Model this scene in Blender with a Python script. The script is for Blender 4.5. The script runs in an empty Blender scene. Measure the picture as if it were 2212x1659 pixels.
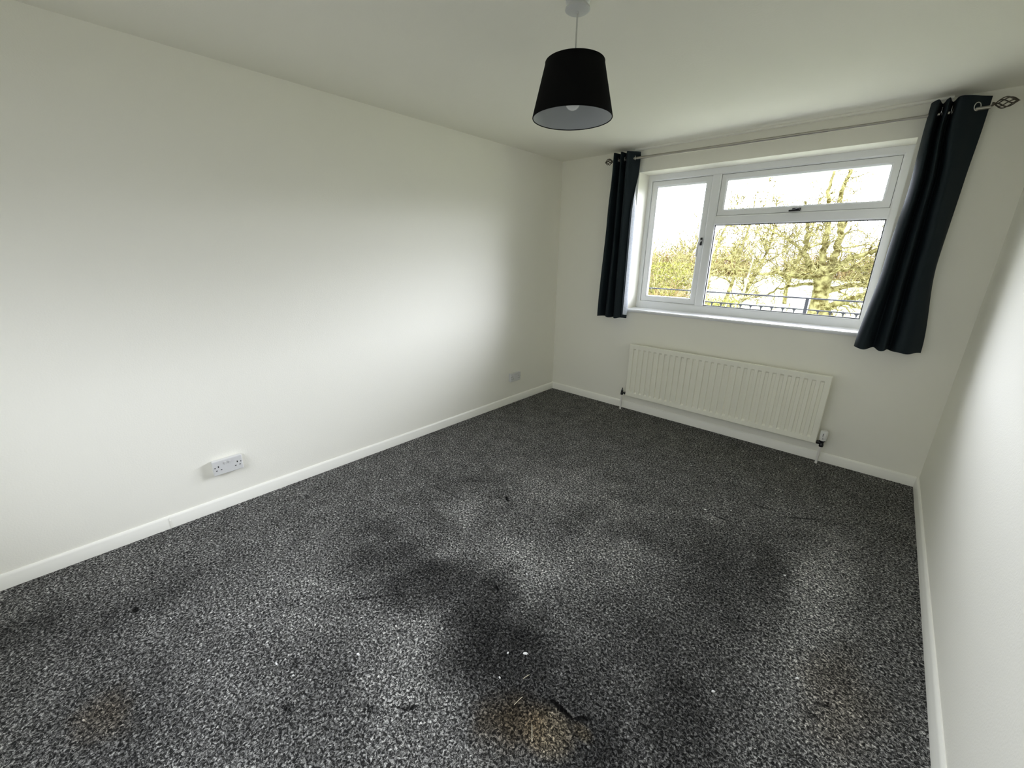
import bpy, bmesh, math, random
from mathutils import Vector, Matrix
import numpy as np

S = bpy.context.scene
C = S.collection
PI = math.pi
random.seed(7)

# ------------------------------------------------------------------ camera
def make_camera():
    pos = Vector((2.7222, -3.7304, 1.4964))
    yaw, pitch, roll = -0.73433, -0.30789, 0.01475
    f = Vector((math.sin(yaw)*math.cos(pitch), math.cos(yaw)*math.cos(pitch), math.sin(pitch)))
    r = Vector((math.cos(yaw), -math.sin(yaw), 0))
    u = r.cross(f)
    r2 = math.cos(roll)*r + math.sin(roll)*u
    u2 = -math.sin(roll)*r + math.cos(roll)*u
    cd = bpy.data.cameras.new('camera')
    cam = bpy.data.objects.new('camera', cd); C.objects.link(cam)
    m = Matrix(((r2.x, u2.x, -f.x, pos.x), (r2.y, u2.y, -f.y, pos.y), (r2.z, u2.z, -f.z, pos.z), (0, 0, 0, 1)))
    cam.matrix_world = m
    cd.sensor_fit = 'HORIZONTAL'; cd.sensor_width = 36.0
    cd.lens = 876.98/2212*36.0
    cd.clip_start = 0.02; cd.clip_end = 600
    S.camera = cam
make_camera()

# ------------------------------------------------------------------ world, light, exposure
SKY_HIGH_BACK = 4.8  # extra sky brightness added high behind the building, as fill light
SKY_FRONT = 28.5     # bright overcast sky on the window side
SKY_BACK = 1.5       # the rest of the sky
def make_world():
    w = bpy.data.worlds.new('overcast_sky'); S.world = w; w.use_nodes = True
    nt = w.node_tree; nt.nodes.clear(); N = nt.nodes.new; L = nt.links.new
    out = N('ShaderNodeOutputWorld'); bg = N('ShaderNodeBackground')
    tc = N('ShaderNodeTexCoord'); sp = N('ShaderNodeSeparateXYZ')
    L(tc.outputs['Generated'], sp.inputs[0])
    my = N('ShaderNodeMapRange'); my.interpolation_type = 'SMOOTHSTEP'
    my.inputs['From Min'].default_value = 0.25; my.inputs['From Max'].default_value = 1.0
    my.inputs['To Min'].default_value = 0.0; my.inputs['To Max'].default_value = 1.0
    L(sp.outputs['Y'], my.inputs['Value'])
    def ramp(src, f0, f1, t0, t1):
        r = N('ShaderNodeMapRange'); r.interpolation_type = 'SMOOTHSTEP'
        for k, v in (('From Min', f0), ('From Max', f1), ('To Min', t0), ('To Max', t1)): r.inputs[k].default_value = v
        L(src, r.inputs['Value']); return r.outputs[0]
    def mul(p, q):
        x = N('ShaderNodeMath'); x.operation = 'MULTIPLY'; L(p, x.inputs[0]); L(q, x.inputs[1]); return x.outputs[0]
    low = ramp(sp.outputs['Z'], 0.03, 0.12, 0.10, 1.0)      # haze and far trees dim the horizon
    high = ramp(sp.outputs['Z'], 0.25, 0.62, 1.0, 0.10)     # sky dimmed overhead so less light reaches the floor by the window
    side = ramp(sp.outputs['X'], -0.55, 0.45, 0.80, 1.2)   # sky made brighter to the right to balance the side walls
    mu = mul(mul(my.outputs[0], low), mul(high, side)).node
    ma = N('ShaderNodeMath'); ma.operation = 'MULTIPLY_ADD'
    ma.inputs[1].default_value = SKY_FRONT; ma.inputs[2].default_value = SKY_BACK
    L(mu.outputs[0], ma.inputs[0])
    rear = mul(ramp(sp.outputs['Z'], 0.28, 0.55, 0.0, SKY_HIGH_BACK), ramp(sp.outputs['Y'], -0.35, 0.05, 1.0, 0.0))
    mb = N('ShaderNodeMath'); mb.operation = 'ADD'; L(ma.outputs[0], mb.inputs[0]); L(rear, mb.inputs[1]); ma = mb
    bg.inputs['Color'].default_value = (0.93, 0.955, 1.09, 1)
    L(ma.outputs[0], bg.inputs['Strength']); L(bg.outputs[0], out.inputs[0])
    # portals: tell the renderer where daylight enters, give off nothing themselves
    for loc, sx, sy, rx in (((1.745, 0.32, 1.615), 1.74, 1.12, -90), ((1.60, -4.97, 1.50), 2.2, 1.44, 90)):
        ld = bpy.data.lights.new('window_portal', 'AREA'); ld.shape = 'RECTANGLE'
        ld.size = sx; ld.size_y = sy; ld.cycles.is_portal = True
        lo = bpy.data.objects.new('window_portal', ld); C.objects.link(lo)
        lo.location = loc; lo.rotation_euler = (math.radians(rx), 0, 0)   # local -Z points into the room
make_world()
vs = S.view_settings
S.display_settings.display_device = 'sRGB'
vs.view_transform = 'Standard'; vs.look = 'None'; vs.gamma = 1.0; vs.use_curve_mapping = False
vs.exposure = 0.49
try:
    S.cycles.max_bounces = 14; S.cycles.diffuse_bounces = 8; S.cycles.transparent_max_bounces = 16
    S.cycles.sample_clamp_indirect = 8.0
    S.cycles.use_denoising = True
except Exception:
    pass

# ------------------------------------------------------------------ materials
def mat(name, col, rough=0.6, metal=0.0, spec=None, bump=None, sheen=0.0, var=None):
    m = bpy.data.materials.new(name); m.use_nodes = True
    nt = m.node_tree; N = nt.nodes.new; L = nt.links.new
    b = nt.nodes['Principled BSDF']
    b.inputs['Base Color'].default_value = (*col, 1)
    b.inputs['Roughness'].default_value = rough
    b.inputs['Metallic'].default_value = metal
    if spec is not None: b.inputs['Specular IOR Level'].default_value = spec
    if sheen: b.inputs['Sheen Weight'].default_value = sheen
    tc = N('ShaderNodeTexCoord')
    if var:
        sc, amt = var
        n = N('ShaderNodeTexNoise'); n.inputs['Scale'].default_value = sc; n.inputs['Detail'].default_value = 4
        L(tc.outputs['Object'], n.inputs['Vector'])
        mx = N('ShaderNodeMix'); mx.data_type = 'RGBA'
        mx.inputs[6].default_value = tuple(c*(1-amt) for c in col)+(1,)
        mx.inputs[7].default_value = tuple(min(1, c*(1+amt)) for c in col)+(1,)
        L(n.outputs['Fac'], mx.inputs[0]); L(mx.outputs[2], b.inputs['Base Color'])
    if bump:
        sc, st, dist = bump
        n = N('ShaderNodeTexNoise'); n.inputs['Scale'].default_value = sc; n.inputs['Detail'].default_value = 3
        L(tc.outputs['Object'], n.inputs['Vector'])
        bp = N('ShaderNodeBump'); bp.inputs['Strength'].default_value = st; bp.inputs['Distance'].default_value = dist
        L(n.outputs['Fac'], bp.inputs['Height']); L(bp.outputs[0], b.inputs['Normal'])
    return m

M = {}
M['wall'] = mat('wall_paint', (0.875, 0.86, 0.765), 0.75, spec=0.25, bump=(140, 0.25, 0.002), var=(1.3, 0.012))
M['ceiling'] = mat('ceiling_paint', (0.875, 0.86, 0.765), 0.85, spec=0.2, bump=(90, 0.3, 0.002), var=(2.0, 0.012))
M['gloss'] = mat('gloss_white_paint', (0.90, 0.89, 0.81), 0.35, bump=(60, 0.1, 0.001))
M['upvc'] = mat('white_upvc', (0.83, 0.84, 0.84), 0.32)
M['gasket'] = mat('black_gasket', (0.02, 0.02, 0.02), 0.6)
M['board'] = mat('white_window_board', (0.85, 0.86, 0.86), 0.25)
M['handle_dark'] = mat('dark_handle_metal', (0.03, 0.03, 0.03), 0.3, 0.6)
M['handle_white'] = mat('white_handle', (0.7, 0.7, 0.7), 0.35)
M['plastic'] = mat('white_socket_plastic', (0.66, 0.66, 0.64), 0.3)
M['hole'] = mat('black_hole', (0.004, 0.004, 0.004), 0.9)
M['rad'] = mat('cream_radiator_enamel', (0.88, 0.87, 0.75), 0.38)
M['black'] = mat('black_valve_metal', (0.006, 0.006, 0.008), 0.22, spec=0.6)
M['trv'] = mat('white_valve_plastic', (0.78, 0.78, 0.74), 0.45)
M['pipe'] = mat('painted_pipe', (0.78, 0.76, 0.70), 0.45)
M['pole'] = mat('brushed_steel_pole', (0.42, 0.40, 0.35), 0.35, 0.85)
M['finial'] = mat('dark_antique_metal', (0.12, 0.105, 0.08), 0.35, 0.8)
M['steel'] = mat('steel_eyelet', (0.65, 0.65, 0.65), 0.2, 1.0)
M['shade_out'] = mat('black_shade_fabric', (0.0035, 0.0035, 0.003), 0.9, spec=0.1, bump=(700, 0.2, 0.0005))
M['shade_in'] = mat('grey_shade_lining', (0.38, 0.40, 0.41), 0.55)
M['bulb'] = mat('white_bulb_glass', (0.75, 0.77, 0.77), 0.15)
M['cord'] = mat('white_flex', (0.55, 0.55, 0.50), 0.5)
M['rose'] = mat('white_ceiling_rose', (0.55, 0.56, 0.54), 0.45)
M['chip'] = mat('white_paint_flake', (0.85, 0.85, 0.82), 0.6)
M['straw'] = mat('straw_fleck', (0.60, 0.54, 0.40), 0.7)
M['rail'] = mat('dark_grey_railing_paint', (0.035, 0.037, 0.043), 0.7, spec=0.1)
M['brick'] = mat('exterior_render', (0.45, 0.42, 0.38), 0.9)
M['dark_ground'] = mat('dark_unseen_ground', (0.07, 0.07, 0.068), 0.9, var=(2, 0.1))
M['slab'] = mat('pale_concrete_slab', (0.62, 0.61, 0.56), 0.9, var=(3, 0.1))

def fabric_mat(name, col, sheen, rough=0.75, wave=900):
    m = bpy.data.materials.new(name); m.use_nodes = True
    nt = m.node_tree; N = nt.nodes.new; L = nt.links.new
    b = nt.nodes['Principled BSDF']
    b.inputs['Roughness'].default_value = rough
    b.inputs['Sheen Weight'].default_value = sheen
    b.inputs['Sheen Roughness'].default_value = 0.4
    b.inputs['Sheen Tint'].default_value = (0.45, 0.6, 0.75, 1)
    b.inputs['Specular IOR Level'].default_value = 0.25
    tc = N('ShaderNodeTexCoord'); n = N('ShaderNodeTexNoise'); n.inputs['Scale'].default_value = wave
    n.inputs['Detail'].default_value = 2
    L(tc.outputs['Object'], n.inputs['Vector'])
    mx = N('ShaderNodeMix'); mx.data_type = 'RGBA'
    mx.inputs[6].default_value = tuple(c*0.75 for c in col)+(1,)
    mx.inputs[7].default_value = tuple(c*1.3 for c in col)+(1,)
    L(n.outputs['Fac'], mx.inputs[0]); L(mx.outputs[2], b.inputs['Base Color'])
    bp = N('ShaderNodeBump'); bp.inputs['Strength'].default_value = 0.3; bp.inputs['Distance'].default_value = 0.0006
    L(n.outputs['Fac'], bp.inputs['Height']); L(bp.outputs[0], b.inputs['Normal'])
    return m
M['curtain'] = fabric_mat('dark_teal_curtain_fabric', (0.008, 0.0145, 0.0185), 0.0)
M['lining'] = fabric_mat('pale_grey_satin_lining', (0.52, 0.55, 0.60), 0.1, 0.35, 60)

def glass_mat():
    m = bpy.data.materials.new('window_glass'); m.use_nodes = True
    nt = m.node_tree; nt.nodes.clear(); N = nt.nodes.new; L = nt.links.new
    o = N('ShaderNodeOutputMaterial'); mx = N('ShaderNodeMixShader'); t = N('ShaderNodeBsdfTransparent')
    g = N('ShaderNodeBsdfGlossy'); f = N('ShaderNodeFresnel'); f.inputs[0].default_value = 1.12
    t.inputs[0].default_value = (0.975, 0.985, 0.98, 1); g.inputs['Roughness'].default_value = 0.02
    L(f.outputs[0], mx.inputs[0]); L(t.outputs[0], mx.inputs[1]); L(g.outputs[0], mx.inputs[2]); L(mx.outputs[0], o.inputs[0])
    return m
M['glass'] = glass_mat()

# carpet -----------------------------------------------------------
# (cx, cy, rx, ry, angle deg, edge softness 0..1, amount): patches where the worn pile lies the other way (dark)
NAP_DARK = [
    (1.10, -2.86, 0.15, 0.36, -38, 0.8, 0.6), (1.40, -2.83, 0.22, 0.30, -50, 0.6, 0.85), (1.66, -2.74, 0.22, 0.26, 0, 0.6, 0.8),
    (1.85, -2.83, 0.22, 0.28, -25, 0.6, 0.9), (2.04, -2.86, 0.20, 0.30, 20, 0.7, 0.85), (2.30, -2.85, 0.26, 0.42, 50, 0.9, 0.8),
    (0.86, -2.78, 0.22, 0.12, 30, 0.9, 0.5), (0.97, -2.48, 0.20, 0.08, -10, 0.9, 0.45),
    (2.40, -1.86, 0.34, 0.50, 12, 0.8, 0.55), (2.58, -1.66, 0.12, 0.40, 18, 0.5, 0.6), (2.36, -2.40, 0.40, 0.40, 0, 0.9, 0.55),
    (2.50, -2.62, 0.22, 0.30, 25, 0.7, 0.7), (0.58, -3.80, 0.16, 0.42, 8, 0.9, 0.5), (0.42, -4.16, 0.18, 0.28, 0, 0.9, 0.55),
    (1.12, -3.88, 0.40, 0.20, 10, 1.0, 0.45), (0.9, -2.05, 0.16, 0.5, -20, 0.95, 0.35), (1.2, -2.15, 0.13, 0.3, 25, 0.95, 0.35),
    (1.60, -1.90, 0.16, 0.2, 0, 0.9, 0.35), (1.95, -1.80, 0.2, 0.1, 40, 0.9, 0.35), (1.55, -3.45, 0.30, 0.20, -20, 1.0, 0.3),
]
NAP_LIGHT = [
    (1.64, -2.42, 0.24, 0.20, 0, 0.8, 1.0), (1.12, -2.30, 0.30, 0.24, 0, 0.9, 0.7), (1.35, -1.75, 0.55, 0.35, 15, 0.95, 0.6),
    (1.55, -2.98, 0.22, 0.55, 35, 0.9, 0.7), (2.76, -1.62, 0.16, 0.55, -8, 0.8, 1.0), (1.28, -2.62, 0.12, 0.10, 0, 0.9, 0.6),
    (1.98, -2.05, 0.35, 0.25, 30, 0.95, 0.5), (1.05, -1.75, 0.30, 0.25, 0, 0.9, 0.4), (2.78, -2.25, 0.16, 0.35, 0, 0.9, 0.4),
    (1.0, -3.25, 0.3, 0.25, 0, 1.0, 0.3), (1.93, -3.25, 0.24, 0.22, 0, 1.0, 0.35),
]
# thin cuts and furniture dents: nearly black slits
CUTS = [
    (1.150, -2.090, 0.030, 0.007, 35, 0.5, 0.5), (1.188, -2.062, 0.036, 0.010, -35, 0.4, 1.0),
    (2.190, -2.862, 0.070, 0.012, -2, 0.5, 1.0), (2.262, -2.835, 0.040, 0.012, 40, 0.5, 0.9), (2.160, -2.900, 0.035, 0.008, 75, 0.6, 0.6),
    (0.59, -3.795, 0.024, 0.016, 0, 0.6, 1.0), (1.265, -3.075, 0.090, 0.008, 50, 0.6, 0.75), (1.325, -2.995, 0.050, 0.006, 50, 0.6, 0.6),
    (1.10, -3.06, 0.07, 0.006, 15, 0.7, 0.6), (1.21, -3.02, 0.07, 0.006, 45, 0.7, 0.6),
    (0.80, -2.285, 0.14, 0.010, 5, 0.8, 0.55), (0.95, -2.268, 0.09, 0.009, 10, 0.8, 0.6), (0.70, -2.36, 0.10, 0.009, -50, 0.8, 0.4),
    (1.00, -2.58, 0.13, 0.009, 10, 0.8, 0.5), (2.262, -1.325, 0.050, 0.008, 0, 0.5, 0.8), (2.15, -1.44, 0.014, 0.008, 0, 0.5, 0.8),
    (1.655, -2.632, 0.022, 0.009, -20, 0.5, 1.0), (2.63, -0.98, 0.13, 0.010, 35, 0.8, 0.8), (2.42, -1.02, 0.10, 0.010, 10, 0.8, 0.7),
    (1.50, -3.50, 0.03, 0.012, 0, 0.6, 0.9), (1.71, -3.31, 0.045, 0.016, 20, 0.8, 0.8), (1.80, -3.22, 0.05, 0.014, 40, 0.8, 0.9),
    (1.35, -3.42, 0.035, 0.010, 0, 0.6, 0.8), (0.77, -3.60, 0.05, 0.010, 20, 0.7, 0.6), (0.69, -3.57, 0.04, 0.008, 60, 0.7, 0.5),
    (0.235, -2.93, 0.03, 0.015, 0, 0.5, 0.8), (2.86, -2.22, 0.05, 0.012, 30, 0.7, 0.8), (2.835, -2.29, 0.03, 0.010, 0, 0.6, 0.6),
]
# bleached / sandy worn patches
PALE = [
    (1.185, -2.120, 0.055, 0.045, 20, 0.6, 0.7), (2.235, -1.365, 0.075, 0.055, 10, 0.4, 0.9), (0.21, -2.93, 0.05, 0.03, 0, 0.5, 0.7),
    (0.50, -1.38, 0.05, 0.03, 0, 0.5, 0.6),
]
SANDY = [(2.20, -2.945, 0.095, 0.085, 20, 0.6, 1.0), (2.28, -2.875, 0.04, 0.03, 0, 0.6, 0.9)]
BROWN = [(2.09, -3.02, 0.12, 0.12, 0, 0.9, 0.8), (2.9, -2.15, 0.12, 0.3, 0, 0.9, 0.35), (1.07, -3.92, 0.12, 0.07, 0, 0.9, 0.5)]

def carpet_mat():
    m = bpy.data.materials.new('worn_charcoal_carpet'); m.use_nodes = True
    nt = m.node_tree; N = nt.nodes.new; L = nt.links.new
    b = nt.nodes['Principled BSDF']
    tc = N('ShaderNodeTexCoord')
    # warp so that patch outlines look ragged
    wn = N('ShaderNodeTexNoise'); wn.inputs['Scale'].default_value = 5.0; wn.inputs['Detail'].default_value = 5
    L(tc.outputs['Object'], wn.inputs['Vector'])
    wv = N('ShaderNodeVectorMath'); wv.operation = 'SUBTRACT'; wv.inputs[1].default_value = (0.5, 0.5, 0.5)
    L(wn.outputs['Color'], wv.inputs[0])
    def warped(k):
        s = N('ShaderNodeVectorMath'); s.operation = 'SCALE'; s.inputs['Scale'].default_value = k
        L(wv.outputs[0], s.inputs[0])
        a = N('ShaderNodeVectorMath'); a.operation = 'ADD'
        L(tc.outputs['Object'], a.inputs[0]); L(s.outputs[0], a.inputs[1])
        z = N('ShaderNodeVectorMath'); z.operation = 'MULTIPLY'; z.inputs[1].default_value = (1, 1, 0)
        L(a.outputs[0], z.inputs[0])
        return z.outputs[0]
    def blobs(lst, vec):
        acc = None
        for cx, cy, rx, ry, ang, soft, amt in lst:
            mp = N('ShaderNodeMapping'); mp.vector_type = 'TEXTURE'
            mp.inputs['Location'].default_value = (cx, cy, 0)
            mp.inputs['Rotation'].default_value = (0, 0, math.radians(ang))
            mp.inputs['Scale'].default_value = (rx, ry, 1)
            L(vec, mp.inputs['Vector'])
            ln = N('ShaderNodeVectorMath'); ln.operation = 'LENGTH'; L(mp.outputs[0], ln.inputs[0])
            mr = N('ShaderNodeMapRange'); mr.interpolation_type = 'SMOOTHSTEP'
            mr.inputs['From Min'].default_value = 1.0-soft; mr.inputs['From Max'].default_value = 1.0+0.4*soft
            mr.inputs['To Min'].default_value = amt; mr.inputs['To Max'].default_value = 0.0
            L(ln.outputs['Value'], mr.inputs['Value'])
            if acc is None: acc = mr.outputs[0]
            else:
                mx = N('ShaderNodeMath'); mx.operation = 'MAXIMUM'
                L(acc, mx.inputs[0]); L(mr.outputs[0], mx.inputs[1]); acc = mx.outputs[0]
        return acc
    w1, w2 = warped(0.22), warped(0.02)
    dark, light = blobs(NAP_DARK, w1), blobs(NAP_LIGHT, w1)
    cuts, pale, sandy, brown = blobs(CUTS, w2), blobs(PALE, w2), blobs(SANDY, w2), blobs(BROWN, w1)
    # medium mottling of the trodden pile
    n1 = N('ShaderNodeTexNoise'); n1.inputs['Scale'].default_value = 7.0; n1.inputs['Detail'].default_value = 6; n1.inputs['Roughness'].default_value = 0.6
    L(tc.outputs['Object'], n1.inputs['Vector'])
    # tufts: twisted yarn ends
    dn = N('ShaderNodeTexNoise'); dn.inputs['Scale'].default_value = 90; dn.inputs['Detail'].default_value = 2
    L(tc.outputs['Object'], dn.inputs['Vector'])
    ds = N('ShaderNodeVectorMath'); ds.operation = 'MULTIPLY_ADD'; ds.inputs[1].default_value = (0.022, 0.022, 0)
    L(dn.outputs['Color'], ds.inputs[0]); L(tc.outputs['Object'], ds.inputs[2])
    n2 = N('ShaderNodeTexNoise'); n2.inputs['Scale'].default_value = 115; n2.inputs['Detail'].default_value = 3; n2.inputs['Roughness'].default_value = 0.75
    L(ds.outputs[0], n2.inputs['Vector'])
    n3 = N('ShaderNodeTexVoronoi'); n3.inputs['Scale'].default_value = 190
    L(ds.outputs[0], n3.inputs['Vector'])
    def math_(op, a, bb, c=None):
        x = N('ShaderNodeMath'); x.operation = op
        for i, v in enumerate((a, bb, c)):
            if v is None: continue
            if isinstance(v, (int, float)): x.inputs[i].default_value = v
            else: L(v, x.inputs[i])
        return x.outputs[0]
    t1 = N('ShaderNodeMapRange'); t1.inputs['From Min'].default_value = 0.40; t1.inputs['From Max'].default_value = 0.64
    L(n2.outputs['Fac'], t1.inputs['Value'])
    tuft = math_('MULTIPLY', math_('POWER', t1.outputs[0], 2.1), math_('SUBTRACT', 1.25, math_('MULTIPLY', n3.outputs['Distance'], 0.9)))
    tuft = math_('MAXIMUM', tuft, 0.02)
    # tone = albedo scale
    mott = N('ShaderNodeMapRange'); mott.inputs['From Min'].default_value = 0.3; mott.inputs['From Max'].default_value = 0.7
    mott.inputs['To Min'].default_value = 0.72; mott.inputs['To Max'].default_value = 1.22
    L(n1.outputs['Fac'], mott.inputs['Value'])
    tone = math_('MULTIPLY', mott.outputs[0], math_('SUBTRACT', 1.0, math_('MULTIPLY', dark, 0.82)))
    tone = math_('MULTIPLY', tone, math_('ADD', 1.0, math_('MULTIPLY', light, 0.75)))
    tone = math_('MULTIPLY', tone, math_('ADD', 1.0, math_('MULTIPLY', pale, 0.6)))
    tone = math_('MULTIPLY', tone, math_('SUBTRACT', 1.0, math_('MULTIPLY', cuts, 0.93)))
    alb = math_('MULTIPLY', tuft, tone)
    alb = math_('MULTIPLY', alb, CARPET_TOP)
    cr = N('ShaderNodeCombineColor')
    base = N('ShaderNodeVectorMath'); base.operation = 'SCALE'; base.inputs[0].default_value = (1.0, 0.99, 0.93)
    L(alb, base.inputs['Scale'])
    mb = N('ShaderNodeMix'); mb.data_type = 'RGBA'; mb.blend_type = 'MULTIPLY'
    L(brown, mb.inputs[0]); L(base.outputs[0], mb.inputs[6]); mb.inputs[7].default_value = (0.75, 0.58, 0.36, 1)
    ms = N('ShaderNodeMix'); ms.data_type = 'RGBA'; ms.blend_type = 'MULTIPLY'; ms.clamp_result = False
    L(sandy, ms.inputs[0]); L(mb.outputs[2], ms.inputs[6]); ms.inputs[7].default_value = (1.9, 1.65, 1.25, 1)
    L(ms.outputs[2], b.inputs['Base Color'])
    b.inputs['Roughness'].default_value = 0.95; b.inputs['Specular IOR Level'].default_value = 0.05
    hgt = math_('SUBTRACT', math_('MULTIPLY', tuft, math_('SUBTRACT', 1.0, cuts)), math_('MULTIPLY', cuts, 1.5))
    bp = N('ShaderNodeBump'); bp.inputs['Strength'].default_value = 0.9; bp.inputs['Distance'].default_value = 0.004
    L(hgt, bp.inputs['Height']); L(bp.outputs[0], b.inputs['Normal'])
    return m
CARPET_TOP = 0.86
M['carpet'] = carpet_mat()

def plant_mat(name, c1, c2, scale=3.0):
    m = bpy.data.materials.new(name); m.use_nodes = True
    nt = m.node_tree; N = nt.nodes.new; L = nt.links.new
    b = nt.nodes['Principled BSDF']; b.inputs['Roughness'].default_value = 0.9; b.inputs['Specular IOR Level'].default_value = 0.1
    tc = N('ShaderNodeTexCoord'); n = N('ShaderNodeTexNoise'); n.inputs['Scale'].default_value = scale; n.inputs['Detail'].default_value = 6
    L(tc.outputs['Object'], n.inputs['Vector'])
    r = N('ShaderNodeValToRGB'); r.color_ramp.elements[0].position = 0.38; r.color_ramp.elements[1].position = 0.62
    r.color_ramp.elements[0].color = (*c1, 1); r.color_ramp.elements[1].color = (*c2, 1)
    L(n.outputs['Fac'], r.inputs[0]); L(r.outputs[0], b.inputs['Base Color'])
    return m
M['oak_bark'] = plant_mat('lichened_oak_bark', (0.10, 0.08, 0.022), (0.46, 0.43, 0.19), 4.5)
M['twig'] = plant_mat('yellow_twigs', (0.10, 0.08, 0.025), (0.55, 0.51, 0.23), 5)
M['birch'] = plant_mat('pale_birch_bark', (0.30, 0.29, 0.20), (0.55, 0.54, 0.42), 3)
M['pale_twig'] = plant_mat('pale_birch_twigs', (0.24, 0.23, 0.15), (0.42, 0.41, 0.30), 3)
M['grey_twig'] = plant_mat('grey_bare_twigs', (0.25, 0.25, 0.20), (0.50, 0.49, 0.42), 2)
M['russet'] = plant_mat('russet_hedge_twigs', (0.20, 0.13, 0.055), (0.46, 0.36, 0.17), 1.2)
M['lawn'] = plant_mat('pale_winter_lawn', (0.40, 0.43, 0.29), (0.52, 0.54, 0.40), 0.25)
M['leaf'] = plant_mat('olive_leaves', (0.17, 0.18, 0.035), (0.42, 0.42, 0.10), 4)

# ------------------------------------------------------------------ helpers
class MB:
    def __init__(s): s.v = []; s.f = []
    def add(s, vs_, fs):
        o = len(s.v); s.v += [tuple(v) for v in vs_]; s.f += [tuple(i+o for i in f) for f in fs]; return s
    def box(s, x0, x1, y0, y1, z0, z1):
        v = [(x, y, z) for z in (z0, z1) for y in (y0, y1) for x in (x0, x1)]
        return s.add(v, [(0, 2, 3, 1), (4, 5, 7, 6), (0, 1, 5, 4), (2, 6, 7, 3), (0, 4, 6, 2), (1, 3, 7, 5)])
    def tube(s, pts, rad, n=8, cap=True):
        pts = [Vector(p) for p in pts]; k = len(pts)
        if not hasattr(rad, '__len__'): rad = [rad]*k
        vs_, fs = [], []; prev = None
        for i, p in enumerate(pts):
            d = (pts[min(i+1, k-1)]-pts[max(i-1, 0)])
            if d.length < 1e-9: d = Vector((0, 0, 1))
            d.normalize()
            if prev is None:
                a = Vector((0, 0, 1)) if abs(d.z) < 0.9 else Vector((1, 0, 0)); u = d.cross(a).normalized()
            else:
                u = (prev-d*prev.dot(d))
                u = u.normalized() if u.length > 1e-6 else d.orthogonal().normalized()
            prev = u; w = d.cross(u)
            for j in range(n):
                t = 2*PI*j/n; vs_.append(p+(u*math.cos(t)+w*math.sin(t))*rad[i])
        for i in range(k-1):
            for j in range(n):
                a, b_ = i*n+j, i*n+(j+1) % n
                fs.append((a, b_, b_+n, a+n))
        if cap:
            fs.append(tuple(reversed(range(n)))); fs.append(tuple(range((k-1)*n, k*n)))
        return s.add(vs_, fs)
    def lathe(s, prof, c=(0, 0, 0), n=32, axis='z'):
        vs_, fs = [], []
        for r, h in prof:
            for j in range(n):
                t = 2*PI*j/n; a, b_ = r*math.cos(t), r*math.sin(t)
                p = {'z': (a, b_, h), 'x': (h, a, b_), 'y': (a, h, b_)}[axis]
                vs_.append((p[0]+c[0], p[1]+c[1], p[2]+c[2]))
        k = len(prof)
        for i in range(k-1):
            for j in range(n):
                a, b_ = i*n+j, i*n+(j+1) % n
                fs.append((a, b_, b_+n, a+n))
        return s.add(vs_, fs)
    def prism(s, poly, axis, a0, a1):
        # poly: 2D points, extruded along axis
        n = len(poly); vs_ = []
        for a in (a0, a1):
            for p, q in poly:
                vs_.append({'x': (a, p, q), 'y': (p, a, q), 'z': (p, q, a)}[axis])
        fs = [tuple(range(n)), tuple(reversed(range(n, 2*n)))] + [(i, i+n, (i+1) % n+n, (i+1) % n) for i in range(n)]
        return s.add(vs_, fs)
    def build(s, name, m, parent=None, smooth=False, bevel=0, fix=True, seg=2):
        me = bpy.data.meshes.new(name); me.from_pydata(s.v, [], s.f); me.validate(); me.update()
        if fix:
            bm = bmesh.new(); bm.from_mesh(me); bmesh.ops.recalc_face_normals(bm, faces=bm.faces[:]); bm.to_mesh(me); bm.free()
        if m is not None: me.materials.append(m)
        if smooth:
            me.polygons.foreach_set('use_smooth', [True]*len(me.polygons))
            try: me.set_sharp_from_angle(angle=math.radians(smooth if smooth is not True else 50))
            except Exception: pass
        o = bpy.data.objects.new(name, me); C.objects.link(o)
        if parent:
            o.parent = parent
            o.matrix_parent_inverse = Matrix.Identity(4)
            base = Vector((0, 0, 0)); q = parent
            while q: base += q.location; q = q.parent
            o.location = -base
        if bevel:
            md = o.modifiers.new('bevel', 'BEVEL'); md.width = bevel; md.segments = seg; md.limit_method = 'ANGLE'; md.angle_limit = math.radians(40)
        return o

def tag(o, label=None, cat=None, group=None, kind=None):
    if label: o['label'] = label
    if cat: o['category'] = cat
    if group: o['group'] = group
    if kind: o['kind'] = kind
    return o
def thing(name, label, cat, loc=(0, 0, 0), group=None, kind=None):
    o = bpy.data.objects.new(name, None); C.objects.link(o); o.location = loc; o.empty_display_size = 0.1
    return tag(o, label, cat, group, kind)
def struct(o, label=None):
    o['kind'] = 'structure'
    if label: o['label'] = label
    return o

# ------------------------------------------------------------------ room shell
W, H, D = 3.148, 2.4, -4.75
WX0, WX1, WZ0, WZ1 = 0.85, 2.65, 0.985, 2.2125     # window opening
T = 0.30
struct(MB().box(-0.15, W+0.15, D-0.15, T, -0.2, 0.0).build('floor', M['carpet']), 'worn charcoal grey carpet with cuts, dents and light flecks')
struct(MB().box(-0.15, W+0.15, D-0.15, T, H, H+0.2).build('ceiling', M['ceiling']), 'plain white painted ceiling')
struct(MB().box(-0.15, 0, D, T, 0, H).build('wall_left', M['wall']), 'long plain white wall with two double sockets')
struct(MB().box(W, W+0.15, D, T, 0, H).build('wall_right', M['wall']), 'plain white wall at the right edge')
BX0, BX1, BZ0, BZ1 = 0.48, 2.72, 0.76, 2.24        # unseen window added behind the camera for fill light
struct(MB().box(-0.15, BX0, D-0.15, D, 0, H).box(BX1, W+0.15, D-0.15, D, 0, H).box(BX0, BX1, D-0.15, D, 0, BZ0).box(BX0, BX1, D-0.15, D, BZ1, H).build('wall_back', M['wall']))
wm = MB()
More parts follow.
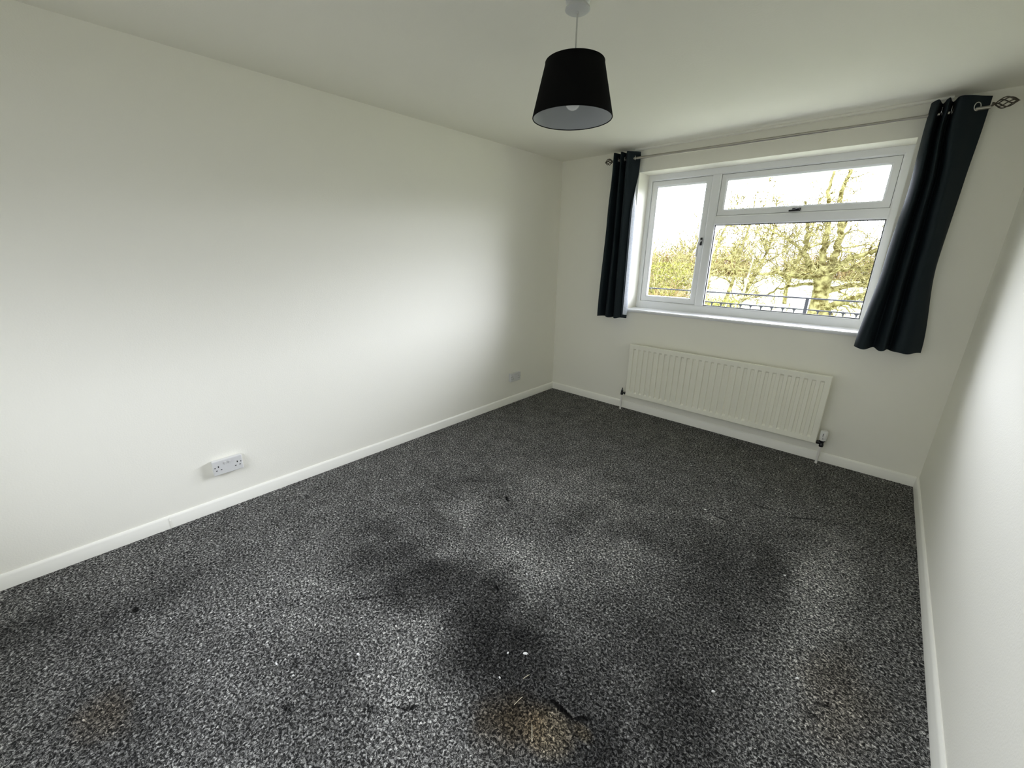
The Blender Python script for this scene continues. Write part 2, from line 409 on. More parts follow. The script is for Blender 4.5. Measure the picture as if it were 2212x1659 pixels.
wm.box(0, WX0, 0, T, 0, H).box(WX1, W, 0, T, 0, H).box(WX0, WX1, 0, T, 0, WZ0).box(WX0, WX1, 0, T, WZ1, H)
wb = wm.build('wall_window', M['wall'])
struct(wb, 'white wall holding the window above the radiator')

def skirting(name, axis, fixed, sgn, a0, a1, label):
    # profile: distance from wall (d), height
    prof = [(0, 0), (0.015, 0), (0.015, 0.048), (0.0125, 0.054), (0.0125, 0.060), (0.009, 0.068), (0.004, 0.073), (0, 0.0735)]
    poly = [(fixed+sgn*d, z) for d, z in prof]
    m = MB().prism(poly, axis, a0, a1)
    return struct(m.build(name, M['gloss'], smooth=30), label)
# left wall runs along y: prism axis y with (x,z)
bl = skirting('baseboard_left', 'y', 0.0, 1, D, 0.0, 'white skirting board along the left wall')
br = skirting('baseboard_right', 'y', W, -1, D, 0.0, 'white skirting board along the right wall')
bw = skirting('baseboard_window', 'x', 0.0, -1, 0.012, W-0.012, 'white skirting board under the radiator')
# filler bead over the joint in the left skirting
MB().prism([(0.0, 0.002), (0.017, 0.002), (0.0172, 0.048), (0.014, 0.056), (0.011, 0.068), (0.0, 0.0745)], 'y', -3.578, -3.573).build('joint_bead', M['gloss'], bl)
# narrow timber batten along the ceiling over the window
struct(MB().box(0.80, 2.76, -0.034, 0.0, H-0.013, H).build('trim_1', M['gloss'], bevel=0.002), 'narrow white batten on the ceiling above the curtain pole')

# ------------------------------------------------------------------ window
def window():
    win = thing('window_1', 'white double glazed window with side casement and top opener', None, (1.75, 0.2, 1.6), kind='structure')
    del_keys = [k for k in ('category',) if k in win]
    for k in del_keys: del win[k]
    y0, y1 = 0.20, 0.268
    fz0, fz1 = 1.0, WZ1
    xl, xr, zb, zt = 0.886, 2.602, 1.080, 2.160       # inner edges of outer frame
    ml, mr = 1.415, 1.488                             # mullion
    tz0, tz1 = 1.766, 1.838                           # transom
    f = MB()
    def bar(x0, x1, z0, z1, ya=y0, yb=y1): f.box(x0, x1, ya, yb, z0, z1)
    def mitred(x0, x1, z0, z1, w, e, ya, yb, mbx=None):
        """rectangular ring, outer x0..x1,z0..z1, member width w (l,r,b,t), front inner edge splayed by e"""
        mb_ = mbx or f
        l, r_, b_, t_ = w
        O = [(x0, z0), (x1, z0), (x1, z1), (x0, z1)]
        I1 = [(x0+l-e, z0+b_-e), (x1-r_+e, z0+b_-e), (x1-r_+e, z1-t_+e), (x0+l-e, z1-t_+e)]
        I2 = [(x0+l, z0+b_), (x1-r_, z0+b_), (x1-r_, z1-t_), (x0+l, z1-t_)]
        rings = [(O, yb), (O, ya), (I1, ya), (I2, ya+e*0.9), (I2, yb)]
        vs_ = []; fs = []
        for poly, yy in rings:
            vs_ += [(p, yy, q) for p, q in poly]
        for i in range(len(rings)):
            j = (i+1) % len(rings)
            for k in range(4):
                a, b2 = i*4+k, i*4+(k+1) % 4
                fs.append((a, b2, j*4+(k+1) % 4, j*4+k))
        mb_.add(vs_, fs)
    mitred(WX0, WX1, fz0, fz1, (xl-WX0, WX1-xr, zb-fz0, fz1-zt), 0.010, y0, y1)
    fr = f.build('frame', M['upvc'], win, bevel=0.0015)
    # mullion and transom with chamfered noses
    m2 = MB().prism([(ml, y1), (ml, y0+0.008), (ml+0.010, y0-0.001), (mr-0.010, y0-0.001), (mr, y0+0.008), (mr, y1)], 'z', zb-0.004, zt+0.004)
    m2.build('mullion', M['upvc'], win, bevel=0.0015)
    m3 = MB().prism([(y1, tz0), (y0+0.008, tz0), (y0-0.001, tz0+0.010), (y0-0.001, tz1-0.010), (y0+0.008, tz1), (y1, tz1)], 'x', mr-0.004, xr+0.004)
    m3.build('transom', M['upvc'], win, bevel=0.0015)
    # casement sashes
    def sash(name, x0, x1, z0, z1, w):
        g = 0.0025
        gk = MB(); mitred(x0, x1, z0, z1, (0.006, 0.006, 0.006, 0.006), 0.0005, y0+0.019, y0+0.03, gk)
        s_ = MB(); mitred(x0+g, x1-g, z0+g, z1-g, (w, w, w, w), 0.012, y0+0.013, y0+0.062, s_)
        so = s_.build(name, M['upvc'], win, bevel=0.0015)
        gk.build('gasket', M['gasket'], so)
        MB().box(x0+w, x1-w, y0+0.036, y0+0.040, z0+w, z1-w).build('glass_pane', M['glass'], so)
        return so
    s1 = sash('side_casement', xl, ml, zb, zt, 0.050)
    s2 = sash('top_opener', mr, xr, tz1, zt, 0.048)
    # fixed light: slim bead and pane
    gk = MB(); mitred(mr, xr, zb, tz0, (0.006,)*4, 0.001, y0+0.020, y0+0.030, gk)
    gk.build('glazing_gasket', M['gasket'], win)
    MB().box(mr+0.004, xr-0.004, y0+0.036, y0+0.040, zb+0.004, tz0-0.004).build('glass_pane', M['glass'], win)
    # espagnolette handle on the side casement (right stile), lever hanging down
    h = MB().box(1.386, 1.404, y0+0.003, y0+0.014, 1.60, 1.665)
    hb = h.build('handle', M['handle_dark'], s1, bevel=0.003)
    l = MB().tube([(1.395, y0+0.004, 1.640), (1.394, y0-0.024, 1.638), (1.388, y0-0.030, 1.615), (1.384, y0-0.030, 1.56), (1.383, y0-0.028, 1.505)], [0.008, 0.009, 0.009, 0.0085, 0.008], 10)
    l.build('lever', M['handle_white'], s1, smooth=True)
    # handle on the top opener (bottom rail), lever lying to the left
    hb2 = MB().box(2.035, 2.090, y0+0.003, y0+0.014, 1.846, 1.868).build('handle', M['handle_dark'], s2, bevel=0.003)
    MB().tube([(2.078, y0+0.006, 1.858), (2.076, y0-0.018, 1.857), (2.060, y0-0.024, 1.851), (2.020, y0-0.022, 1.848)], [0.009, 0.009, 0.007, 0.006], 10).build('lever', M['handle_dark'], s2, smooth=True)
    # window board
    bd = MB().prism([(0.2, 0.985), (-0.018, 0.985), (-0.026, 0.992), (-0.028, 1.002), (-0.022, 1.010), (-0.012, 1.012), (0.2, 1.012)], 'x', WX0-0.0, WX1+0.0)
    bd.build('window_board', M['board'], win, smooth=40)
    # outside sill
    MB().box(WX0-0.02, WX1+0.02, 0.255, 0.345, 0.97, 0.998).build('outer_sill', M['upvc'], win)
    return win
window()
def added_back_window():  # unseen window, added only to brighten the shaded walls
    w2 = MB(); y0, y1 = D-0.13, D-0.07
    w2.box(BX0, BX0+0.05, y0, y1, BZ0, BZ1).box(BX1-0.05, BX1, y0, y1, BZ0, BZ1).box(BX0+0.05, BX1-0.05, y0, y1, BZ0, BZ0+0.05).box(BX0+0.05, BX1-0.05, y0, y1, BZ1-0.05, BZ1).box(1.57, 1.63, y0, y1, BZ0+0.05, BZ1-0.05)
    o = struct(w2.build('added_fill_window', M['upvc'], bevel=0.002))
    for a, b_ in ((BX0+0.05, 1.57), (1.63, BX1-0.05)):
        MB().box(a, b_, D-0.102, D-0.098, BZ0+0.05, BZ1-0.05).build('glass_pane', M['glass'], o)
added_back_window()

# ------------------------------------------------------------------ radiator
def radiator():
    r = thing('radiator', 'long cream panel radiator with vertical channels under the window', 'radiator', (1.764, -0.06, 0.0))
    x0, x1, z0, z1 = 0.975, 2.553, 0.162, 0.690
    yf, dep = -0.094, 0.013
    nch = 30
    pitch = (x1-x0-0.05)/nch
    # front panel as a height field: recessed channels between flat ribs
    def rec(x, z):
        u = (x-x0-0.025)/pitch
        if u < 0 or u > nch: a = 0
        else:
            fu = abs(u-math.floor(u)-0.5)*2     # 0 centre of channel .. 1 between
            a = max(0.0, min(1.0, (0.52-fu)/0.14))
        zz = min((z-(z0+0.042))/0.010, ((z1-0.042)-z)/0.010)
        b_ = max(0.0, min(1.0, zz))
        return dep*a*b_
    xs = [x0, x0+0.004]
    x = x0+0.010
    for k in range(nch):
        b0 = x0+0.025+k*pitch
        for q in (0.0, 0.235, 0.312, 0.5, 0.688, 0.765): xs.append(b0+q*pitch)
    xs += [x0+0.025+nch*pitch, x1-0.004, x1]
    zs = [z0, z0+0.004, z0+0.04, z0+0.044, z0+0.048, z0+0.054, z1-0.054, z1-0.048, z1-0.044, z1-0.040, z1-0.004, z1]
    m = MB(); vs_ = []; fs = []
    nx, nz = len(xs), len(zs)
    for z in zs:
        for x in xs:
            e = 0.004 if (x in (x0, x1) or z in (z0, z1)) else 0
            vs_.append((x, yf+rec(x, z)+e, z))
    for j in range(nz-1):
        for i in range(nx-1):
            a = j*nx+i; fs.append((a, a+1, a+nx+1, a+nx))
    # rim returning to the back
    o = len(vs_)
    ring = [i for i in range(nx)]+[j*nx+nx-1 for j in range(1, nz)]+[(nz-1)*nx+i for i in range(nx-2, -1, -1)]+[j*nx for j in range(nz-2, 0, -1)]
    for i in ring: vs_.append((vs_[i][0], yf+0.016, vs_[i][2]))
    for i in range(len(ring)):
        j = (i+1) % len(ring); fs.append((ring[i], o+i, o+j, ring[j]))
    fs.append(tuple(o+i for i in range(len(ring))))
    m.add(vs_, fs)
    m.build('front_panel', M['rad'], r, smooth=25)
    MB().box(x0+0.004, x1-0.004, -0.052, -0.040, z0-0.020, z1-0.022).build('back_panel', M['rad'], r, bevel=0.003)
    # convector fins between the panels, one folded sheet
    fin = MB()
    n = 60
    for k in range(n):
        xa = x0+0.02+(x1-x0-0.04)*k/n; xb = x0+0.02+(x1-x0-0.04)*(k+0.5)/n
        fin.add([(xa, -0.078, z0+0.05), (xb, -0.052, z0+0.05), (xb, -0.052, z1-0.05), (xa, -0.078, z1-0.05)], [(0, 1, 2, 3)])
    fin.build('convector_fins', M['rad'], r, fix=False)
    for xx, nm in ((x0+0.25, 'wall_bracket'), (x1-0.25, 'wall_bracket')):
        MB().box(xx-0.015, xx+0.015, -0.040, -0.0015, z0+0.05, z1-0.08).build(nm, M['rad'], r)
    # lockshield valve (left)
    lv = MB()
    lx, rx, zy, zv = 0.928, 2.588, -0.070, 0.178
    lv.lathe([(0.0, zv-0.022), (0.013, zv-0.022), (0.014, zv-0.004), (0.011, zv+0.004), (0.012, zv+0.010), (0.010, zv+0.026), (0.006, zv+0.032), (0.005, zv+0.050), (0.0, zv+0.052)], (lx, zy, 0), 16)
    lv.tube([(lx, zy, zv), (x0+0.004, zy, zv+0.002)], [0.009, 0.009], 12)
    lv.tube([(x0-0.020, zy, zv+0.001), (x0-0.008, zy, zv+0.002)], [0.014, 0.014], 6)
    lv.build('lockshield_valve', M['black'], r, smooth=40)
    MB().tube([(lx, zy, zv-0.02), (lx-0.001, zy+0.002, 0.09), (lx-0.002, zy, 0.0)], 0.0085, 12).build('tail_pipe', M['pipe'], r, smooth=True)
    # thermostatic valve (right)
    tv = MB()
    zc = 0.172
    tv.lathe([(0.0, zc-0.030), (0.014, zc-0.030), (0.015, zc-0.012), (0.012, zc-0.006), (0.013, zc+0.012), (0.019, zc+0.014), (0.019, zc+0.022), (0.0, zc+0.022)], (rx, zy, 0), 16)
    tv.tube([(rx, zy, zc), (x1-0.004, zy, zc)], 0.010, 12)
    tv.tube([(x1+0.002, zy, zc), (x1+0.020, zy, zc)], 0.015, 6)
    tv.build('valve_body', M['black'], r, smooth=40)
    # ribbed head
    vs_, fs = [], []
    prof = [(0.0, zc+0.020), (0.018, zc+0.020), (0.020, zc+0.024), (0.0235, zc+0.040), (0.025, zc+0.060), (0.0245, zc+0.080), (0.022, zc+0.094), (0.018, zc+0.099), (0.0, zc+0.100)]
    n = 48
    for i, (rr, h) in enumerate(prof):
        for j in range(n):
            k = 1.0
            if 3 <= i <= 6: k = 1.0 if (j % 6) not in (0, 1) else 0.90
            t = 2*PI*j/n; vs_.append((rx+rr*k*math.cos(t), zy+rr*k*math.sin(t), h))
    for i in range(len(prof)-1):
        for j in range(n):
            a, b_ = i*n+j, i*n+(j+1) % n; fs.append((a, b_, b_+n, a+n))
    hd = MB().add(vs_, fs).build('thermostat_head', M['trv'], r, smooth=30)
    MB().box(rx-0.004, rx-0.0012, zy-0.0265, zy-0.022, zc+0.060, zc+0.082).build('setting_mark', M['black'], hd)
    MB().box(rx-0.002, rx+0.004, zy-0.0262, zy-0.022, zc+0.040, zc+0.043).build('setting_mark', M['black'], hd)
    MB().tube([(rx, zy, zc-0.028), (rx-0.002, zy+0.002, 0.09), (rx-0.004, zy, 0.0)], 0.0085, 12).build('tail_pipe', M['pipe'], r, smooth=True)
    return r
radiator()

# ------------------------------------------------------------------ sockets on the left wall
def socket(yc, zc, label, wh=(0.152, 0.092), dep=0.032):
    t = thing('double_socket', label, 'socket', (0.0, yc, zc), group='double sockets on the left wall')
    hw, hh = wh[0]/2, wh[1]/2
    MB().box(0.0, dep-0.010, yc-hw+0.002, yc+hw-0.002, zc-hh+0.002, zc+hh-0.002).build('back_box', M['plastic'], t, bevel=0.004)
    pl = MB().box(dep-0.010, dep, yc-hw, yc+hw, zc-hh, zc+hh).build('face_plate', M['plastic'], t, bevel=0.005, seg=3)
    xx = dep
    # faces towards +x; seen from the room, +y lies to the right
    for s in (-1, 1):
        # rocker switch
        sw = MB(); ys = yc+s*0.0115
        sw.prism([(xx-0.001, zc+0.012), (xx+0.0015, zc+0.012), (xx+0.0045, zc+0.030), (xx-0.001, zc+0.030)], 'y', ys-0.0055, ys+0.0055)
        sw.build('rocker_switch', M['plastic'], t, bevel=0.0008)
        c = yc+s*0.048
        hole = MB()
        def slot(y, z, a, b_): hole.box(xx-0.002, xx+0.0005, y-a, y+a, z-b_, z+b_)
        slot(c, zc+0.008, 0.0028, 0.0048)
        slot(c-0.0115, zc-0.014, 0.0040, 0.0024)
        slot(c+0.0115, zc-0.014, 0.0040, 0.0024)
        hole.build('pin_holes', M['hole'], pl)
        MB().tube([(xx-0.002, yc+s*0.0655, zc+0.004), (xx+0.0006, yc+s*0.0655, zc+0.004)], 0.0030, 10).build('screw', M['hole'], pl)
    return t
socket(-3.262, 0.278, 'white surface mounted double socket nearer the camera, above the skirting')
socket(-0.692, 0.285, 'white surface mounted double socket close to the far corner')

# ------------------------------------------------------------------ pendant lamp
def pendant():
    lx, ly = 1.645, -2.205
    t = thing('pendant_lamp', 'black tapered drum shade pendant hanging from the ceiling', 'ceiling lamp', (lx, ly, H))
    MB().lathe([(0.0, H), (0.046, H), (0.045, H-0.012), (0.036, H-0.020), (0.037, H-0.026), (0.045, H-0.030), (0.046, H-0.036), (0.040, H-0.040), (0.006, H-0.042), (0.005, H-0.048), (0.0, H-0.048)], (lx, ly, 0), 40).build('ceiling_rose', M['rose'], t, smooth=40)
    MB().tube([(lx, ly, H-0.04), (lx, ly, 2.19)], 0.0032, 8).build('flex', M['cord'], t, smooth=True)
    zb, zt, rb, rt = 2.015, 2.200, 0.156, 0.112
    # shade shell: black outside, grey inside
    so = MB().lathe([(rb, zb), (rb+0.0012, zb+0.003), (rt+0.0012, zt-0.003), (rt, zt)], (lx, ly, 0), 96).build('shade', M['shade_out'], t, smooth=60, fix=False)
    MB().lathe([(rb, zb), (rb-0.0018, zb+0.001), (rt-0.0018, zt-0.001), (rt, zt)], (lx, ly, 0), 96).build('shade_lining', M['shade_in'], so, smooth=60, fix=False)
    # hem rings
    for rr, z in ((rb-0.0004, zb), (rt, zt)):
        vs_ = [(lx+rr*math.cos(2*PI*j/96), ly+rr*math.sin(2*PI*j/96), z) for j in range(97)]
        MB().tube(vs_, 0.0020, 6, cap=False).build('hem_ring', M['shade_out'], so, smooth=True)
    # carrier spider near the top, lamp holder, bulb
    sp = MB()
    for k in range(3):
        a = 2*PI*k/3+0.4
        sp.tube([(lx+0.018*math.cos(a), ly+0.018*math.sin(a), zt-0.03), (lx+rt*math.cos(a), ly+rt*math.sin(a), zt-0.004)], 0.0015, 6)
    sp.build('spider', M['cord'], so)
    MB().lathe([(0.0, 2.192), (0.008, 2.192), (0.012, 2.182), (0.018, 2.178), (0.0195, 2.150), (0.017, 2.125), (0.0, 2.125)], (lx, ly, 0), 24).build('lamp_holder', M['cord'], t, smooth=40)
    bc = 2.072
    prof = [(0.013, 2.128)]
    for k in range(2, 17):
        a = PI*k/16
        prof.append((0.030*math.sin(a), bc+0.030*math.cos(a)))
    MB().lathe(prof, (lx, ly, 0), 32).build('bulb', M['bulb'], t, smooth=60)
pendant()

# ------------------------------------------------------------------ curtain pole and curtains
PY, PZ = -0.090, 2.312
def finial(parent, xb, sgn, ln):
    # open twisted cage with a collar at xb and a pointed tip
    fo = MB()
    fo.lathe([(0.0, xb), (0.010, xb), (0.011, xb+sgn*0.006), (0.007, xb+sgn*0.010), (0.006, xb+sgn*0.018)], (0, PY, PZ), 16, 'x')
    a0 = xb+sgn*0.014; a1 = xb+sgn*ln
    for k in range(6):
        pts, rad = [], []
        for i in range(15):
            u = i/14
            rr = 0.026*math.sin(PI*min(1, u**0.85))**0.8 if 0 < u < 1 else 0.003
            a = 2*PI*k/6+u*2.2
            pts.append((a0+(a1-a0)*u, PY+rr*math.cos(a), PZ+rr*math.sin(a))); rad.append(0.0030)
        fo.tube(pts, rad, 6)
    fo.lathe([(0.0045, a1-sgn*0.010), (0.0055, a1-sgn*0.003), (0.0, a1+sgn*0.008)], (0, PY, PZ), 10, 'x')
    return fo.build('finial', M['finial'], parent, smooth=50)
def pole():
    t = thing('curtain_pole', 'metal curtain pole with twisted cage finials above the window', 'curtain pole', (1.78, PY, PZ))
    MB().tube([(0.628, PY, PZ), (2.915, PY, PZ-0.012)], 0.0085, 20).build('pole', M['pole'], t, smooth=True)
    MB().tube([(0.63, PY, PZ), (2.20, PY, PZ-0.008)], 0.0105, 20).build('outer_tube', M['pole'], t, smooth=True)
    finial(t, 0.628, -1, 0.078)
    finial(t, 2.915, 1, 0.095)
    for xx in (0.722, 2.775):
        b_ = MB()
        b_.lathe([(0.0, 0.0), (0.022, 0.0), (0.022, -0.006), (0.008, -0.010), (0.006, -0.03), (0.006, PY+0.012)], (xx, 0, PZ), 20, 'y')
        b_.tube([(xx-0.007, PY, PZ), (xx+0.007, PY, PZ)], 0.0135, 16)
        b_.build('bracket', M['finial'], t, smooth=40)
pole()

def catmull(pts, n):
    P = [np.array(p, float) for p in pts]; P = [2*P[0]-P[1]]+P+[2*P[-1]-P[-2]]
    out = []
    segs = len(P)-3
    for i in range(segs):
        for k in range(n):
            t = k/n
            p0, p1, p2, p3 = P[i:i+4]
            out.append(0.5*((2*p1)+(-p0+p2)*t+(2*p0-5*p1+4*p2-p3)*t*t+(-p0+3*p1-3*p2+p3)*t**3))
    out.append(P[-2]); return np.array(out)
def curtain(name, label, plans, z_top, z_bot, eyelets, seed):
    """plans: list of (z fraction from top, [(x,y)...]) with equal point counts"""
    t = thing(name, label, 'curtain', (float(plans[0][1][0][0]), PY, z_top), group='eyelet curtains at the window')
    rnd = random.Random(seed)
    n = 6; curves = [(z, catmull(p, n)) for z, p in plans]
    nu = len(curves[0][1]); rows = 44
    ph = [rnd.uniform(0, 6.28) for _ in range(4)]
    grid = np.zeros((rows+1, nu, 3))
    for j in range(rows+1):
        v = j/rows
        for a in range(len(curves)-1):
            if curves[a][0] <= v <= curves[a+1][0]+1e-9: break
        f = (v-curves[a][0])/(curves[a+1][0]-curves[a][0]); f = f*f*(3-2*f)
        c = curves[a][1]*(1-f)+curves[a+1][1]*f
        wob = np.array([math.sin(ph[0]+v*5+i*0.13)*0.0025*v for i in range(nu)])
        grid[j, :, 0] = c[:, 0]+wob
        grid[j, :, 1] = np.minimum(c[:, 1]+wob*0.8, -0.012)
        zb = z_bot+np.array([0.004*math.sin(ph[1]+i*0.35) for i in range(nu)])
        grid[j, :, 2] = z_top*(1-v)+zb*v
    # normals in plan
    d = np.gradient(grid, axis=1); nr = np.stack([-d[:, :, 1], d[:, :, 0], np.zeros_like(d[:, :, 0])], -1)
    nr /= np.linalg.norm(nr, axis=2, keepdims=True)+1e-9    # points to the window side
    def sheet(off, hem):
        m = MB(); g = grid+nr*off
        m.v = [tuple(p) for p in g.reshape(-1, 3)]
        r1 = rows+1 if not hem else rows-1
        for j in range(rows):
            for i in range(nu-1):
                a = j*nu+i; m.f.append((a, a+nu, a+nu+1, a+1))
        return m
    def solid(o1, o2, i0, i1, j0, j1):
        """closed thin sheet between two offsets"""
        m = MB(); g1, g2 = grid+nr*o1, grid+nr*o2
        w = i1-i0+1; h = j1-j0+1
        for g in (g1, g2):
            for j in range(j0, j1+1):
                for i in range(i0, i1+1): m.v.append(tuple(g[j, i]))
        o = w*h
        for j in range(h-1):
            for i in range(w-1):
                a = j*w+i; m.f.append((a, a+w, a+w+1, a+1)); m.f.append((o+a, o+a+1, o+a+w+1, o+a+w))
        for i in range(w-1):
            m.f.append((i, i+1, o+i+1, o+i)); a = (h-1)*w+i; m.f.append((a, o+a, o+a+1, a+1))
        for j in range(h-1):
            a = j*w; m.f.append((a, o+a, o+a+w, a+w)); a = j*w+w-1; m.f.append((a, a+w, o+a+w, o+a))
        return m
    fo = solid(0.0, 0.0016, 0, nu-1, 0, rows).build('face_fabric', M['curtain'], t, smooth=80)
    solid(0.0019, 0.0028, 2, nu-3, 1, rows-1).build('lining', M['lining'], t, smooth=80)
    for (ex, ey, ang) in eyelets:
        a = math.radians(ang); nx_, ny_ = math.cos(a), math.sin(a)
        m = MB()
        pts = []
        for k in range(25):
            q = 2*PI*k/24
            # ring in the plane spanned by z and the cloth direction
            pts.append((ex+0.020*math.cos(q)*nx_, ey+0.020*math.cos(q)*ny_, PZ+0.020*math.sin(q)))
        m.tube(pts, 0.0034, 8, cap=False)
        m.build('eyelet', M['steel'], t, smooth=True)
    return t
LT = [(0.648, -0.045), (0.655, -0.135), (0.675, -0.150), (0.690, -0.060), (0.705, -0.038), (0.718, -0.125), (0.738, -0.148), (0.750, -0.060), (0.765, -0.038),
      (0.776, -0.125), (0.792, -0.146), (0.806, -0.125), (0.825, -0.105), (0.848, -0.075), (0.868, -0.045)]
LM = [(0.636, -0.050), (0.642, -0.138), (0.668, -0.152), (0.684, -0.070), (0.700, -0.048), (0.715, -0.128), (0.740, -0.150), (0.752, -0.070), (0.768, -0.050),
      (0.782, -0.130), (0.806, -0.148), (0.836, -0.110), (0.872, -0.050), (0.868, -0.070), (0.850, -0.110)]
LB = [(0.604, -0.060), (0.610, -0.140), (0.645, -0.158), (0.668, -0.085), (0.688, -0.070), (0.705, -0.138), (0.742, -0.156), (0.758, -0.085), (0.775, -0.070),
      (0.790, -0.140), (0.822, -0.152), (0.850, -0.110), (0.880, -0.045), (0.880, -0.070), (0.862, -0.115)]
curtain('curtain', 'dark teal eyelet curtain bunched narrow at the left of the window', [(0, LT), (0.08, LT), (0.35, LM), (1, LB)], 2.366, 0.930,
        [(0.652, PY, 80), (0.684, PY, 100), (0.712, PY, 80), (0.745, PY, 100), (0.771, PY, 80), (0.838, PY, -55)], 3)
RT = [(2.678, -0.045), (2.668, -0.082), (2.680, -0.128), (2.700, -0.148), (2.714, -0.062), (2.722, -0.052), (2.732, -0.130), (2.744, -0.150), (2.755, -0.067), (2.764, -0.060),
      (2.775, -0.135), (2.792, -0.152), (2.830, -0.128), (2.868, -0.085), (2.912, -0.045)]
RM = [(2.690, -0.045), (2.674, -0.085), (2.690, -0.134), (2.714, -0.151), (2.728, -0.067), (2.738, -0.057), (2.752, -0.135), (2.768, -0.152), (2.780, -0.070), (2.790, -0.062),
      (2.805, -0.138), (2.826, -0.152), (2.850, -0.128), (2.880, -0.090), (2.906, -0.055)]
RB = [(2.650, -0.055), (2.621, -0.095), (2.640, -0.148), (2.680, -0.160), (2.712, -0.072), (2.726, -0.060), (2.750, -0.140), (2.775, -0.160), (2.792, -0.074), (2.806, -0.062),
      (2.830, -0.142), (2.860, -0.160), (2.895, -0.140), (2.925, -0.100), (2.954, -0.060)]
RM2 = [tuple(0.35*np.array(b)+0.65*np.array(m_)) for m_, b in zip(RM, RB)]
RM2[-1] = (2.903, -0.055)
curtain('curtain', 'dark teal eyelet curtain hanging at the right of the window', [(0, RT), (0.08, RT), (0.30, RM), (0.60, RM2), (1, RB)], 2.364, 0.928,
        [(2.680, PY, -60), (2.722, PY, 90), (2.762, PY, 90), (2.862, PY, 48)], 5)

# ------------------------------------------------------------------ flecks on the carpet
def flecks():
    spots = [  # x, y, size, rotation, label
        (1.967, -2.792, 0.013, 40, 'long white paint flake on the dark strip of carpet mid room'),
        (1.915, -2.838, 0.008, 80, 'small white flake beside the long flake mid carpet'),
        (2.777, -2.172, 0.010, 20, 'white flake near the right wall, casting a dark spot'),
        (1.700, -2.470, 0.008, 0, 'white speck at the top of the dark carpet strip'),
        (2.165, -1.300, 0.012, 15, 'curled white flake near the radiator side of the carpet'),
        (2.285, -1.195, 0.007, 60, 'tiny white fleck nearest the radiator'),
        (1.490, -3.240, 0.009, 30, 'white flake left of the dark strip of carpet'),
        (1.300, -3.470, 0.009, 10, 'white flake toward the lower left of the carpet'),
        (1.395, -3.445, 0.008, 50, 'white crumb close to a dark carpet nick at lower left'),
        (0.760, -3.700, 0.006, 0, 'tiny white crumb near the left wall, close to the dark hole'),
        (1.960, -2.930, 0.007, 0, 'white speck below the long flake mid carpet'),
        (2.560, -2.440, 0.008, 25, 'white fleck at the lower right of the carpet'),
        (1.100, -3.640, 0.007, 70, 'small white chip on the lower left carpet'),
        (2.640, -1.600, 0.008, 10, 'white fleck on the bright patch at the right'),
    ]
    for k, (x, y, s, a, lab) in enumerate(spots):
        r = random.Random(k); pts = []
        n = r.choice((5, 6, 7)); a = math.radians(a)
        for i in range(n):
            q = 2*PI*i/n; rr = s*(0.55+0.4*r.random()); u, v = rr*math.cos(q), rr*0.5*math.sin(q)
            pts.append((x+u*math.cos(a)-v*math.sin(a), y+u*math.sin(a)+v*math.cos(a)))
        m = MB(); vs_ = [(p, q, 0.0) for p, q in pts]+[(x+(p-x)*0.8, y+(q-y)*0.8, 0.0035+0.002*r.random()) for p, q in pts]
        fs = [tuple(reversed(range(n))), tuple(range(n, 2*n))]+[(i, (i+1) % n, (i+1) % n+n, i+n) for i in range(n)]
        m.add(vs_, fs)
        tag(m.build('paint_flake', M['chip']), lab, 'flake', 'white flakes on the carpet')
    for (x, y, L_, a, lab) in ((2.165, -2.990, 0.050, 130, 'pale straw lying on the sandy worn patch of carpet'), (2.065, -2.945, 0.040, 85, 'thin pale thread left of the sandy worn patch'), (2.03, -2.86, 0.028, 75, 'short pale thread behind the sandy worn patch')):
        a = math.radians(a); dx, dy = math.cos(a)*L_/2, math.sin(a)*L_/2
        tag(MB().tube([(x-dx, y-dy, 0.002), (x, y, 0.0035), (x+dx, y+dy, 0.002)], 0.0012, 6).build('straw', M['straw']), lab, 'straw', 'straw bits on the carpet')
flecks()

# ------------------------------------------------------------------ outside: balcony railing
GZ = -1.2
def outside():
    struct(MB().box(-60, 60, -80, 0.2, GZ-0.5, GZ-0.02).build('ground', M['dark_ground']))  # unseen ground, added dark to cut light bounced through the rear opening
    lawn = MB().box(-140, 110, 1.5, 190, GZ-0.5, GZ).build('lawn', M['lawn'])
    struct(lawn, 'pale green winter lawn beyond the railing')
    struct(MB().box(-3, 7, 0.30, 1.45, -0.25, -0.05).build('balcony_deck', M['slab']))
    struct(MB().box(-3, 7, 1.20, 1.45, GZ, -0.25).build('trim_2', M['brick']))
    R_ = thing('balcony_railing', 'thin dark grey metal railing outside the window', 'railing', (2.0, 1.1, -0.05))
    MB().box(-1.5, 4.5, 1.085, 1.115, 1.134, 1.146).build('top_rail', M['rail'], R_)
    MB().box(-1.5, 4.5, 1.092, 1.108, 1.028, 1.038).build('middle_rail', M['rail'], R_)
    MB().box(-1.5, 4.5, 1.092, 1.108, 0.03, 0.04).build('bottom_rail', M['rail'], R_)
    for x in (0.29, 2.158, 4.03):
        MB().box(x-0.013, x+0.013, 1.087, 1.113, -0.05, 1.134).build('post', M['rail'], R_)
    k = -8
    while True:
        x = 1.401+0.0955*k
        if x > 3.4: break
        if abs(x-2.158) > 0.03 and abs(x-0.29) > 0.03:
            b_ = MB().tube([(x, 1.1, 0.04), (x, 1.1, 1.030)], 0.006, 6)
            # welded gusset under the rail
            b_.prism([(x-0.018, 1.030), (x+0.018, 1.030), (x+0.006, 1.014), (x-0.006, 1.014)], 'y', 1.097, 1.103)
            b_.build('baluster', M['rail'], R_)
        k += 1
outside()

